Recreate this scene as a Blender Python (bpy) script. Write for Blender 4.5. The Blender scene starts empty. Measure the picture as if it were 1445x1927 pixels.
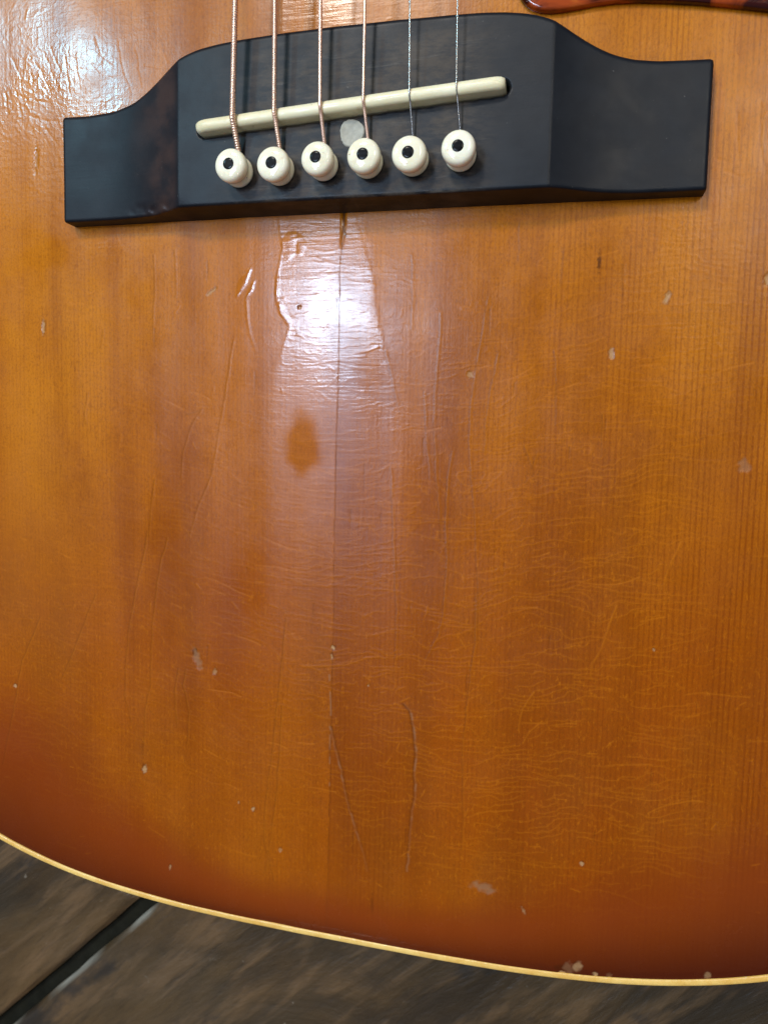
import bpy, bmesh, math, random
import numpy as np
from mathutils import Matrix, Vector

# ------------------------------------------------------------------ camera, light, exposure
# All modelling is in millimetres in the guitar's own frame: x along the bridge, y towards the neck,
# z out of the soundboard; the soundboard lies LIFT above the floor.
MM = 0.001
LIFT = 116.0
FPX, CX, CY = 1447.0, 722.5, 963.5
_vx = np.array([6122, 263, -1447.0]); AX = _vx / np.linalg.norm(_vx)
_vy = np.array([363, -16400, -1447.0]); AY = _vy - AX * (AX @ _vy); AY /= np.linalg.norm(AY)
AZ = np.cross(AX, AY)
ROT = np.stack([AX, AY, AZ], 1)
ORG = np.array([645 - CX, 403 - CY, FPX]) / FPX * 190.0
CAM = -ROT.T @ ORG                       # about (57, -56, 188) mm

def at(px, py, z=0.0):
    """photo pixel -> point (mm) on the plane at height z above the soundboard"""
    r = np.array([px - CX, py - CY, FPX]); n = ROT[:, 2]
    return ROT.T @ (r * ((n @ ORG + z) / (n @ r)) - ORG)

scn = bpy.context.scene
col = scn.collection
cam = bpy.data.cameras.new('camera'); camo = bpy.data.objects.new('camera', cam); col.objects.link(camo)
m = Matrix.Identity(4)
for i in range(3):
    m[i][0] = ROT[0, i]; m[i][1] = -ROT[1, i]; m[i][2] = -ROT[2, i]
m[0][3], m[1][3], m[2][3] = CAM[0] * MM, CAM[1] * MM, (CAM[2] + LIFT) * MM
camo.matrix_world = m
cam.sensor_fit = 'HORIZONTAL'; cam.sensor_width = 36.0; cam.lens = 36.0 * FPX / 1445.0
cam.clip_start = 0.01; cam.clip_end = 50
cam.dof.use_dof = True; cam.dof.focus_distance = 0.192; cam.dof.aperture_fstop = 44.0
scn.camera = camo

w = bpy.data.worlds.new('World'); scn.world = w; w.use_nodes = True
bg = w.node_tree.nodes['Background']
bg.inputs[0].default_value = (0.80, 0.86, 1.0, 1); bg.inputs[1].default_value = 0.17

def area(name, x, y, z, sx, sy, rad, color, shape='RECTANGLE'):
    """ceiling lamps and added fill, facing down; rad = its radiance"""
    l = bpy.data.lights.new(name, 'AREA'); l.shape = shape; l.size = sx; l.size_y = sy
    a = sx * sy * (1 if shape == 'RECTANGLE' else math.pi / 4)
    l.energy = rad * a * math.pi; l.color = color
    o = bpy.data.objects.new(name, l); col.objects.link(o); o.location = (x, y, z + LIFT * MM)
    return o
area('ceiling_fill', -1.45, 0.15, 2.3, 1.9, 2.1, 0.36, (1.0, 0.95, 0.98))  # added fill standing in for ceiling bounce, gives the sheen on the left
area('ceiling_fill', 0.45, 1.75, 2.3, 2.6, 1.8, 0.45, (0.66, 0.83, 1.0))  # added soft bluish fill, reflected in the bridge
area('ceiling_lamp', -0.66, 0.33, 2.2, 0.38, 0.34, 56, (0.56, 0.76, 1.0), 'ELLIPSE')
area('ceiling_lamp_panel', -0.72, 0.05, 2.25, 0.34, 1.20, 11.0, (0.60, 0.73, 1.0))
area('ceiling_lamp', -1.60, 1.25, 2.2, 0.26, 0.22, 190, (0.30, 0.74, 1.0), 'ELLIPSE')
area('ceiling_lamp_panel', -1.58, 1.08, 2.25, 0.95, 0.40, 4.0, (1.0, 0.95, 0.80))
area('ceiling_lamp', 0.66, 0.80, 2.2, 0.32, 0.70, 24, (1.0, 0.91, 0.76), 'ELLIPSE')
area('ceiling_spot', -0.60, 1.62, 2.2, 0.50, 0.50, 80, (1.0, 0.94, 0.86), 'ELLIPSE')
for lx, ly in ((1.3, 0.2), (1.1, -1.5), (0.9, 2.3), (-2.7, -0.7), (-0.7, -2.4)):
    area('ceiling_spot', lx, ly, 2.2, 0.10, 0.10, 80, (1.0, 0.90, 0.76), 'ELLIPSE')
scn.cycles.use_denoising = True; scn.cycles.max_bounces = 5; scn.cycles.diffuse_bounces = 3; scn.cycles.glossy_bounces = 3; scn.cycles.caustics_reflective = False
vs = scn.view_settings
vs.view_transform = 'Standard'; vs.look = 'None'; vs.gamma = 1.0; vs.exposure = -0.2; vs.use_curve_mapping = False

# ------------------------------------------------------------------ helpers
rng = np.random.default_rng(7)
random.seed(7)

def smooth(a, b, x):
    t = np.clip((x - a) / (b - a), 0, 1); return t * t * (3 - 2 * t)

_LAT = np.random.default_rng(11).random((257, 257)).astype(np.float32)
def vnoise(x, y, s, seed=0):
    """smooth value noise, 0..1, feature size 1 (after dividing x, y by s)"""
    sx, sy = (s, s) if np.isscalar(s) else s
    x = x / sx + seed * 17.31 + 500; y = y / sy + seed * 9.77 + 500
    xi = np.floor(x).astype(np.int64); yi = np.floor(y).astype(np.int64)
    fx = x - xi; fy = y - yi
    fx = fx * fx * (3 - 2 * fx); fy = fy * fy * (3 - 2 * fy)
    a = _LAT[yi % 256, xi % 256]; b = _LAT[yi % 256, (xi + 1) % 256]
    c = _LAT[(yi + 1) % 256, xi % 256]; d = _LAT[(yi + 1) % 256, (xi + 1) % 256]
    return (a * (1 - fx) + b * fx) * (1 - fy) + (c * (1 - fx) + d * fx) * fy

def link(name, me, mat, parent=None, smooth_=True):
    o = bpy.data.objects.new(name, me); col.objects.link(o)
    if mat: me.materials.append(mat)
    if smooth_:
        me.polygons.foreach_set('use_smooth', np.ones(len(me.polygons), dtype=bool))
    if parent: o.parent = parent
    return o

def quad_mesh(name, V, Q):
    """V (n,3) in mm, Q (m,4) -> mesh in metres, fast"""
    me = bpy.data.meshes.new(name)
    V = np.ascontiguousarray(V, dtype=np.float32) * MM; Q = np.ascontiguousarray(Q, dtype=np.int32)
    me.vertices.add(len(V)); me.vertices.foreach_set('co', V.ravel())
    me.loops.add(Q.size); me.loops.foreach_set('vertex_index', Q.ravel())
    me.polygons.add(len(Q)); me.polygons.foreach_set('loop_start', np.arange(0, Q.size, 4, dtype=np.int32))
    me.update(calc_edges=True); me.validate()
    return me

def grid_quads(nr, nc, flip=False, wrap=False, base=0):
    r = np.arange(nr - 1)[:, None]; c = np.arange(nc if wrap else nc - 1)[None, :]
    a = r * nc + c; b = r * nc + (c + 1) % nc
    q = np.stack([a, b, b + nc, a + nc], -1).reshape(-1, 4)
    return (q[:, ::-1] if flip else q) + base

def poly_mesh(name, V, F):
    me = bpy.data.meshes.new(name); me.from_pydata([(Vector(v) * MM) for v in V], [], F); me.update(); me.validate(); return me

def prism(name, outline, z0, z1, bev=0.0):
    """extruded closed outline (counter-clockwise), optional bevelled top rim"""
    n = len(outline); P = np.array(outline, float); c = P.mean(0)
    V = [(x, y, z0) for x, y in P] + [(x, y, z1 - bev) for x, y in P]
    F = [tuple(reversed(range(n)))]
    rings = 2
    if bev:
        d = np.roll(P, -1, 0) - np.roll(P, 1, 0); nrm = np.stack([d[:, 1], -d[:, 0]], 1)
        nrm /= np.maximum(np.linalg.norm(nrm, axis=1, keepdims=True), 1e-6)
        for k in (1, 2, 3):
            a = k / 3 * math.pi / 2
            R = P - nrm * bev * (1 - math.cos(a))
            V += [(x, y, z1 - bev + bev * math.sin(a)) for x, y in R]; rings += 1
    for r in range(rings - 1):
        for i in range(n):
            j = (i + 1) % n; F.append((r * n + i, r * n + j, (r + 1) * n + j, (r + 1) * n + i))
    F.append(tuple(range((rings - 1) * n, rings * n)))
    return poly_mesh(name, V, F)

def lathe(name, prof, seg=40, tilt=(0, 0)):
    V = []; F = []
    for r, z in prof:
        for k in range(seg):
            a = 2 * math.pi * k / seg
            V.append((r * math.cos(a) + tilt[0] * z, r * math.sin(a) + tilt[1] * z, z))
    n = len(prof)
    for i in range(n - 1):
        for k in range(seg):
            j = (k + 1) % seg
            F.append((i * seg + k, i * seg + j, (i + 1) * seg + j, (i + 1) * seg + k))
    F.append(tuple(range((n - 1) * seg, n * seg)))
    return poly_mesh(name, V, F)

def thing(name, label, cat):
    o = bpy.data.objects.new(name, None); col.objects.link(o); o['label'] = label; o['category'] = cat
    o.empty_display_size = 0.05
    return o

# ---- node helper
class NT:
    def __init__(s, name):
        s.m = bpy.data.materials.new(name); s.m.use_nodes = True; s.t = s.m.node_tree; s.t.nodes.clear()
        s.out = s.t.nodes.new('ShaderNodeOutputMaterial'); s.p = s.t.nodes.new('ShaderNodeBsdfPrincipled')
        s.t.links.new(s.p.outputs[0], s.out.inputs[0]); s.tc = s.t.nodes.new('ShaderNodeTexCoord')
    def put(s, sock, v):
        if hasattr(v, 'is_linked') or isinstance(v, bpy.types.NodeSocket): s.t.links.new(v, sock)
        elif isinstance(v, (tuple, list)) and len(v) == 3 and sock.type == 'RGBA': sock.default_value = (*v, 1)
        else: sock.default_value = v
    def set(s, **kw):
        for k, v in kw.items(): s.put(s.p.inputs[k.replace('_', ' ')], v)
        return s.m
    def map(s, scale, rot=(0, 0, 0)):
        n = s.t.nodes.new('ShaderNodeMapping'); s.t.links.new(s.tc.outputs['Object'], n.inputs[0])
        n.inputs['Scale'].default_value = scale; n.inputs['Rotation'].default_value = rot
        return n.outputs[0]
    def noise(s, scale, detail=4, rough=0.55, vec=None, dist=0.0):
        n = s.t.nodes.new('ShaderNodeTexNoise'); s.t.links.new(vec if vec else s.tc.outputs['Object'], n.inputs['Vector'])
        n.inputs['Scale'].default_value = scale; n.inputs['Detail'].default_value = detail
        n.inputs['Roughness'].default_value = rough; n.inputs['Distortion'].default_value = dist
        return n.outputs[0]
    def voro(s, scale, feature='DISTANCE_TO_EDGE', vec=None):
        n = s.t.nodes.new('ShaderNodeTexVoronoi'); n.feature = feature; s.t.links.new(vec if vec else s.tc.outputs['Object'], n.inputs['Vector'])
        n.inputs['Scale'].default_value = scale
        return n.outputs[0]
    def attr(s, name):
        n = s.t.nodes.new('ShaderNodeAttribute'); n.attribute_name = name; return n.outputs['Fac']
    def xyz(s):
        n = s.t.nodes.new('ShaderNodeSeparateXYZ'); s.t.links.new(s.tc.outputs['Object'], n.inputs[0]); return n.outputs
    def math(s, op, a, b=0.0, clamp=False):
        n = s.t.nodes.new('ShaderNodeMath'); n.operation = op; n.use_clamp = clamp; s.put(n.inputs[0], a); s.put(n.inputs[1], b); return n.outputs[0]
    def rng(s, v, a, b, c=0.0, d=1.0, kind='SMOOTHSTEP'):
        n = s.t.nodes.new('ShaderNodeMapRange'); n.interpolation_type = kind; s.put(n.inputs[0], v)
        for i, q in enumerate((a, b, c, d)): n.inputs[i + 1].default_value = q
        return n.outputs[0]
    def mix(s, f, a, b, mode='MIX'):
        n = s.t.nodes.new('ShaderNodeMix'); n.data_type = 'RGBA'; n.blend_type = mode
        s.put(n.inputs[0], f); s.put(n.inputs[6], a); s.put(n.inputs[7], b); return n.outputs[2]
    def bump(s, h, strength=1.0, dist=0.0001, nrm=None):
        n = s.t.nodes.new('ShaderNodeBump'); n.inputs['Strength'].default_value = strength; n.inputs['Distance'].default_value = dist
        s.t.links.new(h, n.inputs['Height'])
        if nrm: s.t.links.new(nrm, n.inputs['Normal'])
        return n.outputs[0]

# ------------------------------------------------------------------ materials
def mat_top():
    s = NT('sunburst_lacquered_spruce')
    edge = s.attr('edge'); chk = s.attr('chk'); chip = s.attr('chip'); grey = s.attr('grey'); dark = s.attr('dark')
    amber = s.attr('amber'); patch = s.attr('patch'); crk = s.attr('crk'); stain = s.attr('stain'); grainw = s.attr('grain')
    # amber body colour with broad mottling
    big = s.noise(22, 4, .55, s.map((1.0, .38, 1)))
    c = s.mix(s.rng(big, .35, .68), (0.3450, 0.0783, 0.0007), (0.2846, 0.0558, 0.0005))
    red = s.noise(9, 2, .5)
    c = s.mix(s.rng(red, .45, .7, 0, .35), c, (0.3528, 0.0632, 0.0018))
    mot = s.noise(38, 5, .62, s.map((1.0, .45, 1), (0, 0, .2)))
    c = s.mix(s.rng(mot, .46, .70, 0, .42), c, (0.2300, 0.0640, 0.0040))
    c = s.mix(s.math('MULTIPLY', s.math('MULTIPLY', amber, .8), s.rng(mot, .70, .42, .45, 1)), c, (0.5880, 0.1978, 0.0060))  # sunburst's pale centre, with lamp falloff put into the colour
    # broad streaks along the grain
    st = s.noise(45, 3, .6, s.map((1.3, .09, 1)))
    c = s.mix(s.rng(st, .42, .72, 0, .52), c, (0.2156, 0.0434, 0.0004))
    # growth rings: fine lines along y
    gv = s.map((1.0, .012, 1))
    g2 = s.noise(420, 1, .5, gv)
    wv = s.t.nodes.new('ShaderNodeTexWave'); wv.bands_direction = 'X'; s.t.links.new(s.map((1, .035, 1)), wv.inputs['Vector'])
    wv.inputs['Scale'].default_value = 255; wv.inputs['Distortion'].default_value = 5.5; wv.inputs['Detail'].default_value = 2.0; wv.inputs['Detail Scale'].default_value = .55; wv.inputs['Detail Roughness'].default_value = .6
    g1 = wv.outputs['Fac']
    gl = s.math('MULTIPLY', s.math('MULTIPLY', s.rng(g1, .45, 1.0), s.rng(s.noise(160, 3, .6, s.map((1, .10, 1))), .30, .62, .15, 1.0)), s.math('ADD', s.math('MULTIPLY', grainw, .75), .14))
    c = s.mix(gl, c, (0.1862, 0.0316, 0.0003))
    c = s.mix(s.math('MULTIPLY', s.rng(g2, .56, .66), s.math('MULTIPLY', grainw, .22)), c, (0.1764, 0.0300, 0.0003))
    # short bright silk flecks across the grain
    fl = s.noise(1300, 3, .7, s.map((1.0, .38, 1), (0, 0, .3)))
    c = s.mix(s.math('MULTIPLY', s.rng(fl, .52, .76), .42), c, (0.5488, 0.1580, 0.0032))
    fd = s.noise(1500, 2, .6, s.map((1.0, .22, 1), (0, 0, -.05)))
    c = s.mix(s.math('MULTIPLY', s.rng(fd, .55, .76), .30), c, (0.1862, 0.0355, 0.0003))
    fg = s.noise(2600, 2, .7, s.map((1.0, .5, 1)))
    c = s.mix(s.rng(fg, .45, .70, 0, .34), c, (0.1500, 0.0360, 0.0020))
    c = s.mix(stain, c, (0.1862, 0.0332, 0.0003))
    # sunburst toward the rim
    c = s.mix(s.rng(edge, .0, .6, 0, .85), c, (0.2050, 0.0310, 0.0020))
    c = s.mix(s.rng(edge, .5, 1.1, 0, .92), c, (0.0520, 0.0055, 0.0010))
    # checking lines, chips, glue, slits
    c = s.mix(s.math('MULTIPLY', chk, .50), c, (0.6076, 0.1816, 0.0045))
    c = s.mix(s.math('MULTIPLY', dark, .9), c, (0.0539, 0.0111, 0.0007))
    c = s.mix(grey, c, (0.28, 0.14, 0.065))
    cn = s.noise(1500, 3, .6)
    c = s.mix(chip, c, s.mix(cn, (0.46, 0.21, 0.07), (0.68, 0.47, 0.24)))
    ro = s.math('ADD', s.rng(s.noise(60, 5, .65), .3, .7, .21, .31), s.math('MULTIPLY', s.math('MAXIMUM', patch, s.math('MULTIPLY', crk, 1.1)), -.10))
    ro = s.math('ADD', ro, s.math('MULTIPLY', s.math('MAXIMUM', chip, grey), .3))
    # fine lacquer relief; crinkled skin where 'crk' is set
    h = s.math('ADD', s.math('MULTIPLY', s.noise(2200, 1, .6), .16), s.math('MULTIPLY', s.noise(650, 2, .55), .34))
    h = s.math('ADD', h, s.math('MULTIPLY', s.noise(1400, 1, .5, s.map((1, .03, 1))), .20))
    h = s.math('ADD', h, s.math('MULTIPLY', s.noise(900, 2, .6, s.map((.06, 1, 1))), s.math('ADD', .25, s.math('MULTIPLY', patch, .9))))
    flat = s.math('SUBTRACT', 1.0, s.math('MULTIPLY', patch, .55))
    h = s.math('MULTIPLY', h, flat)
    h = s.math('ADD', h, s.math('MULTIPLY', s.math('MULTIPLY', s.noise(560, 3, .65, None, .8), crk), .62))
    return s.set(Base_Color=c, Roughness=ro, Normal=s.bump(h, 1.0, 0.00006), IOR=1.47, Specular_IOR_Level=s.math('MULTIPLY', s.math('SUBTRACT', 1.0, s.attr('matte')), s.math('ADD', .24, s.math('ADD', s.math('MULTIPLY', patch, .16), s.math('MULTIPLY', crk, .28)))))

def mat_bridge():
    s = NT('dark_ebony')
    x, y, z = s.xyz()
    fib = s.noise(900, 4, .65, s.map((.10, 1, 1)))
    mot = s.noise(170, 4, .6)
    c = s.mix(s.rng(mot, .35, .7), (0.006, 0.0075, 0.011), (0.009, 0.011, 0.015))
    # dry, dusty wear under and around the strings
    mx = s.math('MULTIPLY', s.rng(x, -.034, -.012), s.rng(x, .026, .042, 1, 0))
    mask = s.math('MULTIPLY', mx, s.rng(y, .039, .034))
    wr = s.math('MULTIPLY', mask, s.rng(s.noise(260, 6, .75, s.map((.45, 1.2, 1))), .38, .66))
    c = s.mix(s.math('MULTIPLY', wr, .9), c, (0.066, 0.050, 0.037))
    c = s.mix(s.math('MULTIPLY', s.math('MULTIPLY', s.rng(fib, .58, .75), mask), .6), c, (0.11, 0.095, 0.08))
    br = s.math('MULTIPLY', s.rng(x, -.058, -.044), s.rng(x, -.042, -.039, 1, 0))  # brownish reflection of the slope beside the left crease, painted in
    c = s.mix(s.math('MULTIPLY', br, s.rng(s.noise(120, 3), .35, .65, .2, .9)), c, (0.045, 0.026, 0.022))
    sp = s.noise(1300, 2, .5)
    c = s.mix(s.rng(sp, .75, .80, 0, .6), c, (0.16, 0.15, 0.14))
    ro = s.math('ADD', s.rng(s.noise(130, 4, .6), .3, .7, .34, .44), s.math('MULTIPLY', wr, .08))
    h = s.math('ADD', s.math('MULTIPLY', fib, .6), s.math('MULTIPLY', s.noise(1800, 2), .3))
    return s.set(Base_Color=c, Roughness=ro, Normal=s.bump(h, 1.0, 0.00003), IOR=1.5, Specular_IOR_Level=.18)

def mat_bone(name, c1, c2, ro):
    s = NT(name)
    oi = s.t.nodes.new('ShaderNodeObjectInfo'); ad = s.t.nodes.new('ShaderNodeVectorMath'); ad.operation = 'ADD'
    s.t.links.new(s.map((.5, 1, 1)), ad.inputs[0]); s.t.links.new(oi.outputs['Random'], ad.inputs[1]); v = ad.outputs[0]
    c = s.mix(s.rng(s.noise(180, 4, .6, v), .35, .7), c1, c2)
    c = s.mix(s.rng(s.noise(330, 5, .7, v), .56, .74, 0, .45), c, (0.62, 0.46, 0.22))
    c = s.mix(s.rng(s.noise(900, 3, .6, v), .68, .75, 0, .75), c, (0.20, 0.12, 0.05))
    return s.set(Base_Color=c, Roughness=s.rng(s.noise(500, 3, .6, v), .35, .7, ro * .8, ro * 1.8), Subsurface_Weight=.25, Subsurface_Radius=(1.0, .7, .4), Subsurface_Scale=.0012)

def mat_plain(name, color, ro, metal=0.0, var=.25, scale=300, spec=.5):
    s = NT(name)
    dk = tuple(v * (1 - var) for v in color)
    c = s.mix(s.rng(s.noise(scale, 4, .6), .3, .7), dk, color)
    return s.set(Base_Color=c, Roughness=s.rng(s.noise(scale * 1.7, 3), .3, .7, ro * .8, ro * 1.15), Metallic=metal, Specular_IOR_Level=spec)

def mat_tortoise():
    s = NT('tortoise_celluloid')
    n = s.noise(55, 5, .62, dist=1.2)
    c = s.mix(s.rng(n, .42, .60), (0.035, 0.004, 0.003), (0.36, 0.055, 0.008))
    c = s.mix(s.rng(n, .60, .74), c, (0.62, 0.17, 0.02))
    return s.set(Base_Color=c, Roughness=.12, IOR=1.5)

def mat_slate(name, seed):
    s = NT(name)
    rim = s.attr('rim')
    n = s.noise(16, 7, .66, s.map((.32, 1.0, 1)), .8); n2 = s.noise(85, 5, .62, s.map((.20, 1.0, 1), (0, 0, .12)), .4)
    n3 = s.noise(7 + seed, 3, .5)
    c = s.mix(s.rng(n, .34, .68), (0.030, 0.017, 0.006), (0.108, 0.058, 0.019))
    c = s.mix(s.rng(n2, .48, .66, 0, .7), c, (0.160, 0.085, 0.032))
    c = s.mix(s.rng(n3, .48, .64, 0, .25), c, (0.046, 0.038, 0.024))
    c = s.mix(s.rng(s.noise(24, 5, .65, s.map((.5, 1, 1), (0, 0, .9))), .56, .66, 0, .75), c, (0.016, 0.013, 0.010))
    c = s.mix(s.rng(s.noise(120, 4, .6, None, .6), .69, .75, 0, .6), c, (0.30, 0.25, 0.19))
    c = s.mix(rim, c, (0.26, 0.245, 0.20))  # chipped edge, paled to carry the lamp's light line in its colour
    n4 = s.noise(420, 4, .65, s.map((.14, 1, 1)))
    c = s.mix(s.rng(n4, .50, .70, 0, .32), c, (0.020, 0.011, 0.005))
    h = s.math('ADD', n, s.math('MULTIPLY', n2, .35))
    return s.set(Base_Color=c, Roughness=s.rng(n2, .3, .7, .36, .55), Normal=s.bump(h, .9, 0.003))

M_TOP = mat_top(); M_BRIDGE = mat_bridge()
M_SADDLE = mat_bone('aged_bone', (0.80, 0.71, 0.45), (0.88, 0.81, 0.57), .28)
M_PIN = mat_bone('ivory_plastic', (0.90, 0.82, 0.60), (0.95, 0.89, 0.72), .06)
M_DOT = mat_plain('black_dot', (0.004, 0.004, 0.005), .16, 0, .3, 900, .22)
M_BRONZE = mat_plain('phosphor_bronze', (0.95, 0.62, 0.46), .28, .72, .12)
M_STEEL = mat_plain('plain_steel', (0.45, 0.44, 0.42), .2, .9, .05, 8)
def mat_binding():
    s = NT('aged_cream_binding')
    c = s.mix(s.rng(s.noise(60, 5, .7), .32, .68), (0.74, 0.40, 0.075), (0.90, 0.60, 0.18))
    c = s.mix(s.rng(s.noise(260, 5, .7), .60, .72, 0, .6), c, (0.36, 0.15, 0.03))
    c = s.mix(s.rng(s.noise(900, 3, .6), .66, .74, 0, .5), c, (0.95, 0.86, 0.6))
    return s.set(Base_Color=c, Roughness=s.rng(s.noise(400, 3), .3, .7, .2, .45), Normal=s.bump(s.noise(900, 3, .6), .6, .0002))
M_BIND = mat_binding()
M_SIDE = mat_plain('mahogany_side', (0.10, 0.022, 0.010), .25, 0, .35, 60)
M_PG = mat_tortoise()
M_CAP = mat_plain('chalky_filler', (0.42, 0.40, 0.33), .6, 0, .22, 700)
M_NECK = mat_plain('rosewood_board', (0.03, 0.018, 0.012), .5, 0, .3, 200)
M_ROS = mat_plain('rosette_cream', (0.62, 0.48, 0.26), .4, 0, .2, 200)
M_TILE = [mat_slate('slate_tile_%d' % k, k * 1.7) for k in range(3)]
M_GROUT = mat_plain('dark_grout', (0.014, 0.013, 0.008), .9, 0, .4, 120, .1)

# ------------------------------------------------------------------ floor: slate tiles with dark joints
DIRU = np.array([0.722, 0.692]); DIRV = np.array([0.692, -0.722])
TL, TW, JT = 395.0, 395.0, 7.0
PG = at(250, 1690, -LIFT)[:2]               # a point on the visible joint
fl = bpy.data.meshes.new('floor'); S = 3.0
fl.from_pydata([(-S, -S, -0.006), (S, -S, -0.006), (S, S, -0.006), (-S, S, -0.006)], [], [(0, 1, 2, 3)])
floor = link('floor', fl, M_GROUT, None, False); floor['kind'] = 'structure'; floor['label'] = 'dark brown slate tile floor with dark joints'
ang = math.atan2(DIRU[1], DIRU[0])

def tile_mesh(name, seed):
    """split slate: uneven face, ragged rounded edges"""
    n = 61; r_ = np.random.default_rng(seed)
    e = np.concatenate([[0, .6, 1.4, 2.6, 4.5, 8], np.linspace(14, TL - 14, n - 12), TL - np.array([8, 4.5, 2.6, 1.4, .6, 0])])
    Xg, Yg = np.meshgrid(e, e)
    Z = (vnoise(Xg, Yg, (90, 34), seed) - .5) * 1.8 + (vnoise(Xg, Yg, (26, 12), seed + 3) - .5) * .7
    d = np.minimum(np.minimum(Xg, TL - Xg), np.minimum(Yg, TW - Yg))
    wob = 1 + 2.2 * vnoise(Xg, Yg, 16, seed + 5)
    Z -= 2.4 * (1 - smooth(0, 1, d / (wob * 1.3))) ** 1.5
    Z -= 1.6 * (1 - smooth(0, 22, Yg)) * vnoise(Xg, Yg, 60, seed + 8)     # one worn, sloping edge
    Yg0 = Yg.copy(); jx = (vnoise(Xg, Yg, 13, seed + 6) - .5) * 1.1
    Xg = Xg + jx * (d < .1) * ((Xg < .1) | (Xg > TL - .1)); Yg = Yg + jx * (d < .1) * ((Yg < .1) | (Yg > TW - .1))
    V = np.stack([Xg, Yg, Z], -1).reshape(-1, 3)
    rim = np.concatenate([np.arange(n), np.arange(1, n) * n + n - 1, (n - 1) * n + np.arange(n - 2, -1, -1), np.arange(n - 2, 0, -1) * n])
    low = V[rim].copy(); low[:, 2] = -5.9
    b = len(V); k = len(rim); i = np.arange(k); j = (i + 1) % k
    Q = np.concatenate([grid_quads(n, n), np.stack([b + i, b + j, rim[j], rim[i]], 1)])
    me = quad_mesh(name, np.concatenate([V, low]), Q)
    rm = (smooth(2.6, .4, TW - Yg0) * smooth(.25, .6, vnoise(Xg, Yg, (14, 9), seed + 12))).ravel()  # only the lamp-facing edge: pale chips with its lit line painted in
    at_ = me.attributes.new('rim', 'FLOAT', 'POINT'); at_.data.foreach_set('value', np.concatenate([rm, rm[rim] * .4]).astype(np.float32))
    return me
tile_me = [tile_mesh('tile', 21 + k) for k in range(3)]
for k in range(3): tile_me[k].materials.append(M_TILE[k]); tile_me[k].polygons.foreach_set('use_smooth', np.ones(len(tile_me[k].polygons), dtype=bool))
for iv in range(-2, 3):
    for iu in range(-2, 3):
        o = bpy.data.objects.new('tile', tile_me[(iu * 2 + iv * 3 + 7) % 3]); col.objects.link(o); o.parent = floor
        off = (TL * .5 if iv % 2 else 0)
        u0 = iu * (TL + JT) - 190 + off; v1 = iv * (TW + JT) + JT / 2 + 6
        # local x runs along DIRU, local y against DIRV
        p = PG + DIRU * u0 + DIRV * (v1 + TW)
        o.location = (p[0] * MM, p[1] * MM, 0); o.rotation_euler = (0, 0, ang)

# ------------------------------------------------------------------ guitar
guitar = thing('acoustic_guitar', 'amber sunburst acoustic guitar with black bridge lying face up on slate floor', 'guitar')
def part(name, me, mat, parent=guitar, sm=True):
    o = link(name, me, mat, parent, sm)
    if parent is guitar: o.location = (0, 0, LIFT * MM)
    return o

CXG, WB, YB, YM = 4.7, 200.0, -189.8, 72.0     # centre line, half width, tail, widest line
def y_tail(x, inset=0.0):
    W_ = WB - inset; H_ = YM - YB - inset
    u = np.clip(np.abs(x - CXG) / W_, 0, 1)
    y = YM - H_ * (1 - u ** 3.2) ** (1 / 3.2)
    return y - 0.016 * (x - CXG) * (1 - u ** 2)
def w_up(y):                                    # half width above the widest line
    return np.interp(y, [72, 95, 120, 145, 170, 195, 220, 245, 270, 290, 305, 312], [200, 197, 185, 166, 150, 143, 145, 148, 146, 132, 95, 40])

# --- soundboard: one height field, dense where it is seen
BW = 1.7                                        # binding width
def col_nodes(step):
    left = CXG - (WB - BW) * np.cos(np.linspace(0, 1, 26) * .98)
    left = left[left < -114]; right = (2 * CXG - left)[::-1]; right = right[right > 122]
    return np.concatenate([left, np.arange(-113, 121, step), right])
xs = col_nodes(0.25); NR = 1036
t = np.linspace(0, 1, NR)
yb = y_tail(xs, BW)
GX = np.repeat(xs[None, :], NR, 0); GY = yb[None, :] + t[:, None] * (YM - yb)[None, :]
GX = GX.astype(np.float64)
Hh = np.zeros_like(GX)
A = {k: np.zeros(GX.shape, np.float32) for k in ('edge', 'chk', 'chip', 'grey', 'dark', 'patch', 'crk', 'stain', 'grain', 'amber', 'matte')}
x_lo = int(np.searchsorted(xs, -113)); NCD = int(np.searchsorted(xs, 121)) - x_lo   # dense columns

def window(x0, x1, y0, y1):
    c0 = int(np.clip(np.searchsorted(xs, x0) - 1, 0, len(xs) - 1)); c1 = int(np.clip(np.searchsorted(xs, x1) + 1, 1, len(xs)))
    lo = GY[:, c0:c1].max(1); hi = GY[:, c0:c1].min(1)
    r0 = int(np.searchsorted(lo, y0)); r1 = int(np.searchsorted(hi, y1))
    return slice(max(r0 - 1, 0), min(r1 + 1, NR)), slice(c0, c1)

def seg_dist(P, Q, r, c):
    x = GX[r, c] - P[0]; y = GY[r, c] - P[1]; d = Q - P; L = max(d @ d, 1e-9)
    tt = np.clip((x * d[0] + y * d[1]) / L, 0, 1)
    return np.hypot(x - tt * d[0], y - tt * d[1]), tt

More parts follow.
